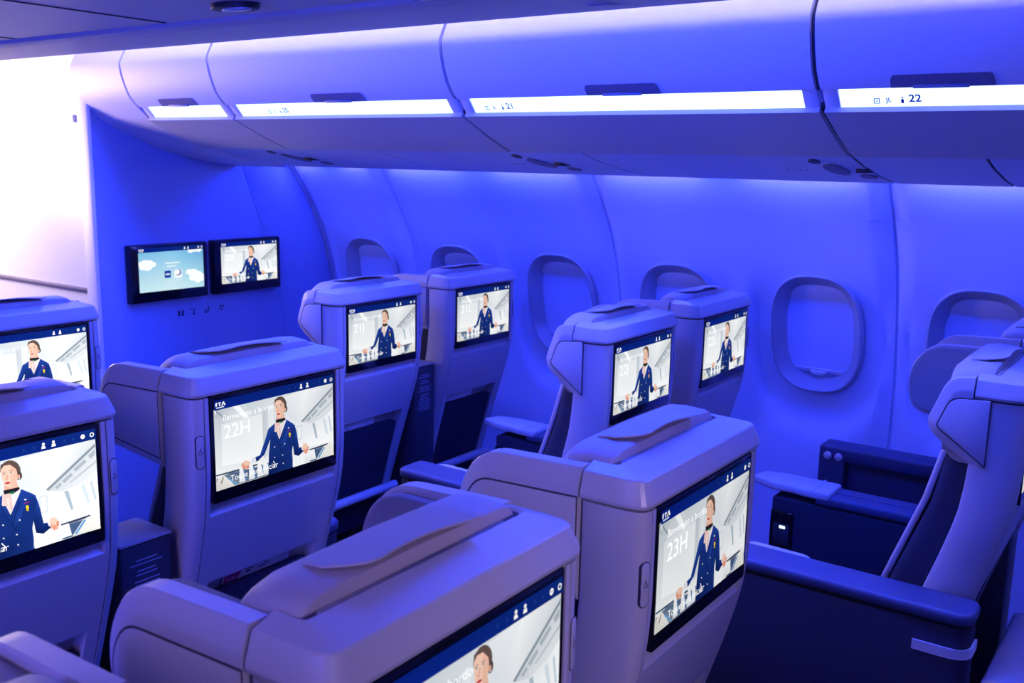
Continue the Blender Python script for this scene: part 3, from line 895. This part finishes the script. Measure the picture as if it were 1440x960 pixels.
# pictograms on the bulkhead below the monitors
def glyph(k):
    bm = bmesh.new()
    def q(pts): 
        bm.faces.new([bm.verts.new((u*.001, 0, v*.001)) for u, v in pts])
    if k == 0:
        q([(-14, -13), (-3, -13), (-3, 6), (-9, 14), (-16, 12)]); q([(3, -13), (14, -13), (16, 12), (9, 14), (3, 6)])
    elif k == 1:
        q([(-8, -14), (8, -14), (6, -4), (-2, -4)]); q([(-2, -4), (4, -4), (10, 12), (4, 14)]); q([(-12, 8), (-5, 8), (-5, 15), (-12, 15)])
    elif k == 2:
        q([(-14, -12), (2, -14), (4, -6), (-10, -4)]); q([(4, -8), (10, -10), (16, 14), (10, 16)]); q([(-10, 0), (2, -2), (2, 3), (-10, 5)])
    else:
        q([(-14, -2), (-4, -10), (-2, -6), (-10, 2)]); q([(-2, -12), (8, -4), (5, 0), (-4, -7)]); q([(-12, 4), (-2, 4), (-2, 14), (-12, 14)]); q([(3, 2), (13, 6), (11, 15), (2, 11)])
    prism(bm, [(-.022, -.020), (.022, -.020), (.022, .020), (-.022, .020)], 1, .0004, .0015)
    for f in bm.faces: f.material_index = 0 if len(f.verts) and all(abs(v.co.y) < 1e-6 for v in f.verts) else 1
    return finish(bm, 'pictogram_sign', [INK, BULKM], smooth=False)
for k, (x, l) in enumerate(((2.567, 'life vest pictogram sign, leftmost of four under the bulkhead screens'), (2.632, 'seated person pictogram sign, second from left under the bulkhead screens'), (2.70, 'reclined seat pictogram sign, third from left under the bulkhead screens'), (2.782, 'round marked pictogram sign, rightmost of four under the bulkhead screens'))):
    o = add_obj('pictogram_sign', glyph(k), None, (x, BY-.0016, .918))
    tag(o, l, 'sign', 'pictogram signs on the bulkhead')

# ------------------------------------------------------------------ overhead bins on the window side
DOOR = [(2.196, 1.764), (2.180, 1.778), (2.159, 1.805), (2.144, 1.84), (2.133, 1.875), (2.128, 1.900), (2.1272, 1.912), (2.130, 1.922), (2.138, 1.938), (2.150, 1.96), (2.172, 2.0), (2.20, 2.05), (2.25, 2.12)]
LOWER = [(2.236, 1.728), (2.250, 1.722), (2.30, 1.700), (2.36, 1.674), (2.42, 1.651), (2.475, 1.633)]
def extr(bm, prof, y0, y1, th=.012, nx=1):
    """an open profile in (x, z) given a thickness, extruded in y"""
    n = len(prof); pts = list(prof)
    back = []
    for i, p in enumerate(prof):
        a = Vector(prof[max(0, i-1)]); b = Vector(prof[min(n-1, i+1)]); d = (b-a).normalized(); nn = Vector((d.y, -d.x))
        back.append(tuple(Vector(p)+nn*th))
    poly = pts+back[::-1]
    prism(bm, poly, 1, y0, y1)
STRIPM = emat('bin_light', (.30, .42, 1.0), 4.2)
BINS = [(2.790, 3.275, '20'), (1.785, 2.778, '20'), (.757, 1.773, '21'), (-.30, .745, '22')]
BL = ['short white overhead bin at the far end beside the bulkhead', 'white overhead bin second from the bulkhead, above the front seats', 'white overhead bin marked row 21, third from the bulkhead', 'white overhead bin marked row 22, nearest at the right']
HAND = [(2.925, 3.13), (2.12, 2.345), (1.135, 1.345), (.392, .595)]
for k, (y0, y1, num) in enumerate(BINS):
    t = thing('overhead_bin', BL[k], 'bin', (0, 0, 0), 'window side overhead bins'); t.location = (2.3, (y0+y1)/2, 1.72)
    off = Vector((-2.3, -(y0+y1)/2, -1.72))
    def put(name, bm, m, par=t, ang=35, **kw):
        me = finish(bm, name, m, ang=ang, **kw)
        if par is t: me.transform(Matrix.Translation(off))
        else: me.transform(Matrix.Translation(off))
        return add_obj(name, me, par)
    bm = bmesh.new(); extr(bm, DOOR, y0, y1, .014); d = put('door', bm, BINM, ang=25)
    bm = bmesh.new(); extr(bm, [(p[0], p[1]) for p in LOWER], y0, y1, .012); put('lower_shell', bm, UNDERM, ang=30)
    # recess behind the lamp strip and the lens itself
    bm = bmesh.new(); prism(bm, [(2.245, 1.722), (2.208, 1.768), (2.22, 1.775), (2.26, 1.735)], 1, y0+.035, y1-.035); put('light_strip', bm, STRIPM, smooth=False)
    for yy in (y0, y1-.035):
        bm = bmesh.new(); prism(bm, [(2.241, 1.722), (2.203, 1.766), (2.22, 1.775), (2.26, 1.735)], 1, yy, yy+.035, .003); put('strip_bracket', bm, BINM)
    # latch
    h0, h1 = HAND[k]
    bm = bmesh.new()
    P = roundpoly([(h0, 0), (h1, 0), (h1-.004, .024), (h0+.004, .024)], [.002, .002, .010, .010], 4)
    for dd, m in ((.0, 0),):
        ring = []
        A = [(2.1925-.0016*0, 1)]
    lat = []
    def dx(z): return lerp_tab(sorted((q[1], q[0]) for q in DOOR), z)
    rings = []
    fr = [bm.verts.new((dx(1.764+z)-.003, y, 1.764+z)) for y, z in P]; bk = [bm.verts.new((dx(1.764+z)+.004, y, 1.764+z)) for y, z in P]
    bm.faces.new(fr); bm.faces.new(bk[::-1])
    for i in range(len(P)): bm.faces.new((fr[i], fr[(i+1) % len(P)], bk[(i+1) % len(P)], bk[i]))
    l = put('latch', bm, LATCH, par=d, ang=40)
    bm = bmesh.new(); rbox(bm, dx(1.768)-.008, dx(1.768), (h0+h1)/2-.055, (h0+h1)/2+.055, 1.761, 1.769, .002); put('latch_lip', bm, LATCH, par=d)
    # row marker printed on the lamp strip
    if k:
        n = Vector((-.046, 0, -.037)).normalized()
        def mk(s, size, y, f=.34):
            me = text_mesh(s, size, MARK, bold=.025)
            base = Vector((2.245, y, 1.722)).lerp(Vector((2.208, y, 1.768)), f)+n*.0008
            up = Vector((-.037, 0, .046)).normalized(); rt = Vector((0, -1, 0)); nn = rt.cross(up)
            M = Matrix((rt, up, nn)).transposed().to_4x4(); M.translation = base
            me.transform(M); me.transform(Matrix.Translation(off)); return me
        ym = {1: 2.53, 2: 1.625, 3: .565}[k]
        add_obj('row_number', mk(num, .026, ym), t); add_obj('seat_letters', mk('JL', .016, ym+.047), t)
        def flat(name, Y, shapes):
            bm = bmesh.new(); base = Vector((2.245, 0, 1.722)).lerp(Vector((2.208, 0, 1.768)), .28)+n*.0008
            up = Vector((-.037, 0, .046)).normalized()
            for ps in shapes: bm.faces.new([bm.verts.new(base+up*v+Vector((0, Y-u, 0))) for u, v in ps])
            put(name, bm, MARK, smooth=False)
        flat('seat_symbol', ym+.016, [[(0, 0), (.006, 0), (.006, .011), (0, .011)], [(.0015, .0125), (.005, .0125), (.005, .017), (.0015, .017)]])
        flat('no_smoking_symbol', ym+.073, [[(0, 0), (.013, 0), (.013, .0022), (0, .0022)], [(0, .0118), (.013, .0118), (.013, .014), (0, .014)], [(0, 0), (.002, 0), (.002, .014), (0, .014)], [(.011, 0), (.013, 0), (.013, .014), (.011, .014)], [(.003, .003), (.0045, .003), (.010, .011), (.0085, .011)], [(.0085, .003), (.010, .003), (.0045, .011), (.003, .011)]])
# dark gaps between doors, end fairing
bm = bmesh.new()
for y in (2.784, 1.779, .751, 3.281):
    extr(bm, [(p[0]+.016, p[1]) for p in DOOR], y-.012, y+.012, .02); extr(bm, [(p[0]+.006, p[1]+.012) for p in LOWER], y-.012, y+.012, .01)
for y in (2.8325, 2.3975, 1.5575, .7625, .4525): extr(bm, [(p[0], p[1]+.003) for p in [(2.475, 1.633), (2.62, 1.600), (2.80, 1.570), (2.95, 1.553)]], y-.008, y+.008, -.006)  # dark backing added above the panel joints to stop lamp glow showing through
structure('trim_3', finish(bm, 'trim_3', SEAM, ang=30))
bm = bmesh.new()
FAIR = [(2.9, 1.548), (2.766, 1.562), (2.62, 1.588), (2.519, 1.611), (2.404, 1.652), (2.30, 1.694), (2.236, 1.728), (2.196, 1.764), (2.180, 1.778), (2.159, 1.805), (2.144, 1.84), (2.133, 1.875), (2.128, 1.900), (2.1272, 1.912), (2.130, 1.922), (2.138, 1.938), (2.150, 1.96), (2.172, 2.0), (2.20, 2.05), (2.25, 2.12)]
extr(bm, FAIR, 3.287, BY+.004, .014)
structure('trim_4', finish(bm, 'trim_4', BINM, ang=30))

# service panels under the bins
PSU = [(2.475, 1.633), (2.62, 1.600), (2.80, 1.570), (2.95, 1.553), (2.957, 1.557), (2.957, 1.568)]
def psz(x): return lerp_tab([(p[0], p[1]) for p in PSU[:4]], x)
PY = [(2.835, 3.285), (2.40, 2.83), (1.56, 2.395), (.765, 1.555), (.455, .76), (-.3, .45)]
PL = ['service panel under the bins nearest the bulkhead with an oval speaker', 'plain service panel section second from the bulkhead under the bins', 'service panel with dark oval reading lamp above screen 21L', 'long service panel with oval speaker above screen 22L', 'short plain service panel right of the oval speaker under bin 22', 'plain service panel at the right edge under bin 22']
for k, (y0, y1) in enumerate(PY):
    t = thing('service_panel', PL[k], 'service panel', (2.7, (y0+y1)/2, 1.58), 'service panels below the window bins')
    off = Matrix.Translation((-2.7, -(y0+y1)/2, -1.58))
    def put(name, bm, m, **kw):
        me = finish(bm, name, m, **kw); me.transform(off); return add_obj(name, me, t)
    bm = bmesh.new(); extr(bm, PSU, y0+.0015, y1-.0015, -.010)
    put('panel', bm, PSUM, ang=30)
    def disc(cx, cy, rx, ry, m, name, h=.002, n=24):
        bm = bmesh.new(); A = [], []
        f = [bm.verts.new((cx+rx*math.cos(2*PI*i/n), cy+ry*math.sin(2*PI*i/n), psz(cx+rx*math.cos(2*PI*i/n))-h)) for i in range(n)]
        b = [bm.verts.new((v.co.x, v.co.y, v.co.z+h+.002)) for v in f]
        bm.faces.new(f); bm.faces.new(b[::-1])
        for i in range(n): bm.faces.new((f[i], f[(i+1) % n], b[(i+1) % n], b[i]))
        return put(name, bm, m, ang=40)
    c = {0: 2.96, 2: 1.80, 3: .845}.get(k)
    if c:
        disc(2.67, c+.012, .100, .052, PSUM, 'speaker_rim', .0015)
        disc(2.67, c, .078, .030, LATCH, 'reading_lamp', .004)
        disc(2.57, c+.03, .022, .016, DARK, 'air_nozzle', .003)
        disc(2.78, c-.055, .032, .022, LATCH, 'call_sign', .003)
        bm = bmesh.new(); rbox(bm, 2.66, 2.72, c-.082, c-.052, psz(2.69)-.006, psz(2.69)+.006, .002); put('sign_window', bm, DARK)
        bm = bmesh.new()
        for q in range(4):
            y = c+.09+.018*q
            f = [bm.verts.new((x, y+dy, psz(x)-.0006)) for x, dy in ((2.49, 0), (2.49, .003), (2.70, .003), (2.94, .003), (2.94, 0), (2.70, 0))]; bm.faces.new(f)
        put('vent_slots', bm, SEAM, smooth=False)
# wall-wash lamps hidden above the service panels
WASH = emat('wall_wash_light', (.007, .032, 1.0), 120.)
WASH_FILL = emat('pale_wash_fill', (.36, .36, 1.0), 26.)  # extra strip, added to whiten the upper wall
edges = sorted(JOINTS)
for a, b in zip([-.25]+edges, edges):
    if b-a < .1: continue
    for q in range(2):
        m0 = a+.09 if q == 0 else (a+b)/2+.05; m1 = (a+b)/2-.05 if q == 0 else b-.09
        bm = bmesh.new(); rbox(bm, 3.01, 3.03, m0, m1, 1.585, 1.605, .004)
        o = add_obj('cove_light', finish(bm, 'cove_light', WASH)); tag(o, 'hidden lamp strip above the service panels washing the window wall', 'light', 'hidden wall wash lamps')
        ma, mb = (m0-.015, m1-.03) if q == 0 else (m0+.03, m1+.015)
        bm = bmesh.new()
        rbox(bm, 3.112, 3.120, ma, mb, 1.560, 1.568, .003)
        o = add_obj('cove_light', finish(bm, 'cove_light', WASH_FILL)); tag(o, 'hidden pale fill strip added to whiten the top of the window wall', 'light', 'added pale wall fill strips')

# ------------------------------------------------------------------ centre bins above, ceiling, floor, forward wall
t = thing('overhead_bin', 'grey centre bin overhead with oval lamp, crossing the top left', 'bin', (.75, 1.8, 1.85), 'centre overhead bins')
off = Matrix.Translation((-.75, -1.8, -1.85))
def cput(name, bm, m, **kw):
    me = finish(bm, name, m, **kw); me.transform(off); return add_obj(name, me, t)
CB0, CB1 = -1.2, 4.6
bm = bmesh.new()
prism(bm, [(.02, 1.835), (.10, 1.822), (1.085, 1.822), (1.085, 1.84), (.02, 1.86)], 1, CB0, CB1); cput('underside', bm, BINM, ang=20)
bm = bmesh.new()
prism(bm, roundpoly([(1.090, 1.832), (1.094, 1.816), (1.128, 1.813), (1.150, 1.820), (1.156, 1.836)], .006, 3), 1, CB0, CB1); cput('edge_rail', bm, BINM, ang=40)
bm = bmesh.new()
prism(bm, [(1.160, 1.826), (1.30, 1.829), (1.44, 1.842), (1.53, 1.858), (1.555, 1.868), (1.565, 1.885), (1.60, 1.98), (1.605, 2.03), (1.58, 2.05), (1.45, 2.02), (1.16, 1.87)], 1, CB0, CB1); cput('door', bm, BINM, ang=30)
for y in (1.52, 2.02, .79, 3.2):
    bm = bmesh.new(); prism(bm, [(.12, y), (1.08, y), (1.08, y+.004), (.12, y+.004)], 2, 1.8205, 1.8225); cput('panel_seam', bm, SEAM, smooth=False)
for y, x in ((1.24, 1.003), (.90, 1.06), (2.3, .95)):
    pts = [(x+.028*math.cos(i*PI/12), y+.046*math.sin(i*PI/12)) for i in range(24)]
    bm = bmesh.new(); prism(bm, pts, 2, 1.814, 1.824, .002); l = cput('reading_lamp', bm, DARK, ang=40)
    pts = [(x-.004+.014*math.cos(i*PI/12), y-.008+.030*math.sin(i*PI/12)) for i in range(24)]
    bm = bmesh.new(); prism(bm, pts, 2, 1.8115, 1.816, .001); me = finish(bm, 'lamp_lens', CHROME); me.transform(off); add_obj('lamp_lens', me, l)
bm = bmesh.new(); prism(bm, [(1.30, .765), (1.545, .765), (1.545, .80), (1.30, .80)], 2, 1.835, 1.874); 
for v in bm.verts: v.co.z = lerp_tab([(1.3, 1.826), (1.44, 1.839), (1.53, 1.855), (1.555, 1.864)], v.co.x)+(0 if v.co.z < 1.85 else .01)
cput('joint_cover', bm, PALE, smooth=False)

# aisle ceiling with its light coves
bm = bmesh.new(); prism(bm, [(-2.0, 2.24), (1.0, 2.24), (1.62, 2.25), (2.02, 2.25), (2.03, 2.045), (2.037, 2.045), (2.045, 2.25), (2.3, 2.20), (2.3, 2.3), (-2.0, 2.3)], 1, -1.4, 5.6)  # the unseen hanging lip is added to keep lavender light off the seats
structure('ceiling', finish(bm, 'ceiling', BINM, ang=30))
COVE = emat('blue_cove_light', (.008, .045, 1.0), 190.)
bm = bmesh.new(); rbox(bm, 1.93, 1.97, -.2, 3.3, 2.225, 2.24, .003)
o = add_obj('cove_light', finish(bm, 'cove_light', COVE)); tag(o, 'long blue lamp strip under the aisle ceiling, above the frame', 'light', 'aisle ceiling lamps')
EDGE_FILL = emat('blue_edge_fill', (.008, .045, 1.0), 110.)  # added fill strip, brings blue light onto the seat tops
bm = bmesh.new(); rbox(bm, 1.592, 1.606, .6, 3.6, 1.878, 1.892, .002)
o = add_obj('edge_fill', finish(bm, 'edge_fill', EDGE_FILL)); tag(o, 'blue fill strip added on the aisle side of the centre bin, hidden from view', 'light')
COVE2 = emat('lavender_cove_light', (.62, .56, 1.0), 32.)
bm = bmesh.new(); rbox(bm, 2.072, 2.087, -1.2, 3.55, 2.185, 2.20, .003)
o = add_obj('cove_light', finish(bm, 'cove_light', COVE2)); tag(o, 'lavender lamp strip just above the window bin doors, above the frame', 'light', 'aisle ceiling lamps')

bm = bmesh.new(); prism(bm, [(-2.2, -1.6), (3.3, -1.6), (3.3, 6), (-2.2, 6)], 2, -.05, 0)
structure('floor', finish(bm, 'floor', CARPET, smooth=False))
bm = bmesh.new(); rbox(bm, 2.225, 2.27, BY+.03, 6., 0, 2.25, 0)
structure('wall_forward', finish(bm, 'wall_forward', WHITEM, smooth=False))
structure('wall_far', box_mesh('wall_far', WHITEM, (-2.2, 2.24, 5.96, 6.02, 0, 2.25, 0)))
bm = bmesh.new(); rbox(bm, 2.212, 2.228, BY+.065, 6., 1.030, 1.048, .005)
structure('trim_5', finish(bm, 'trim_5', LATCH))
o = add_obj('wall_latch', box_mesh('wall_latch', SHELL, (2.210, 2.226, 3.74, 3.765, 1.712, 1.742, .003))); tag(o, 'small square latch high on the bright white wall', 'latch')
o = add_obj('wall_fastener', box_mesh('wall_fastener', LATCH, (2.213, 2.226, 3.662, 3.676, 1.398, 1.412, .004, 3))); tag(o, 'small dark fastener on the white wall near the bulkhead edge', 'fastener')

# ------------------------------------------------------------------ lights
def area(name, loc, target, size, col, power, sy=None):
    l = bpy.data.lights.new(name, 'AREA'); l.energy = power; l.color = col; l.size = size
    if sy: l.shape = 'RECTANGLE'; l.size_y = sy
    o = bpy.data.objects.new(name, l); COL.objects.link(o); o.location = loc
    d = Vector(target)-Vector(loc); o.rotation_euler = d.to_track_quat('-Z', 'Y').to_euler()
    return o
area('galley_light', (1.55, 5.1, 1.75), (2.225, 4.5, 1.45), .9, (1., .80, .78), 19).data.spread = math.radians(120)
l = area('left_aisle_lamp', (-.7, .8, 2.15), (.2, 1.2, .8), .4, (.62, .42, 1.0), 13, 3.)
l.data.spread = math.radians(100)
l = area('rear_fill', (.20, -.70, 1.5), (.98, .6, 1.0), .25, (.62, .46, .85), 1.15)  # unseen fill set low behind the camera to light the near seat backs
l.data.spread = math.radians(52)
area('left_wall_lamp', (-2.05, 1.0, 1.45), (.8, 1.0, 1.1), .5, (.05, .065, 1.), 95, 3.)
area('galley_light', (1.66, 4.5, 1.5), (1.8, 3.0, 1.9), .35, (1., .74, .82), 5).data.spread = math.radians(90)  # second galley light, added to tint the bin ends and centre underside
w = bpy.data.worlds.new('cabin_glow'); sc.world = w; w.use_nodes = True
w.node_tree.nodes['Background'].inputs[0].default_value = (.022, .03, .5, 1); w.node_tree.nodes['Background'].inputs[1].default_value = .75

# ------------------------------------------------------------------ camera
cam = bpy.data.cameras.new('camera'); co = bpy.data.objects.new('camera', cam); COL.objects.link(co); sc.camera = co
R = Vector((0.58376066, -0.81170434, 0.01896213)); U = Vector((0.13776031, 0.12203616, 0.98291875)); F = Vector((0.80015348, 0.57117707, -0.18306055))
M = Matrix((R, U, -F)).transposed().to_4x4(); M.translation = (0, 0, 1.6)
co.matrix_world = M
cam.sensor_width = 36; cam.lens = 1373.4/1440*36; cam.clip_start = .02
cam.dof.use_dof = True; cam.dof.focus_distance = 1.9; cam.dof.aperture_fstop = 9.
sc.view_settings.view_transform = 'Standard'; sc.view_settings.look = 'None'
sc.view_settings.exposure = 0; sc.view_settings.gamma = 1; sc.view_settings.use_curve_mapping = False
sc.cycles.use_denoising = True
sc.cycles.sample_clamp_indirect = 6
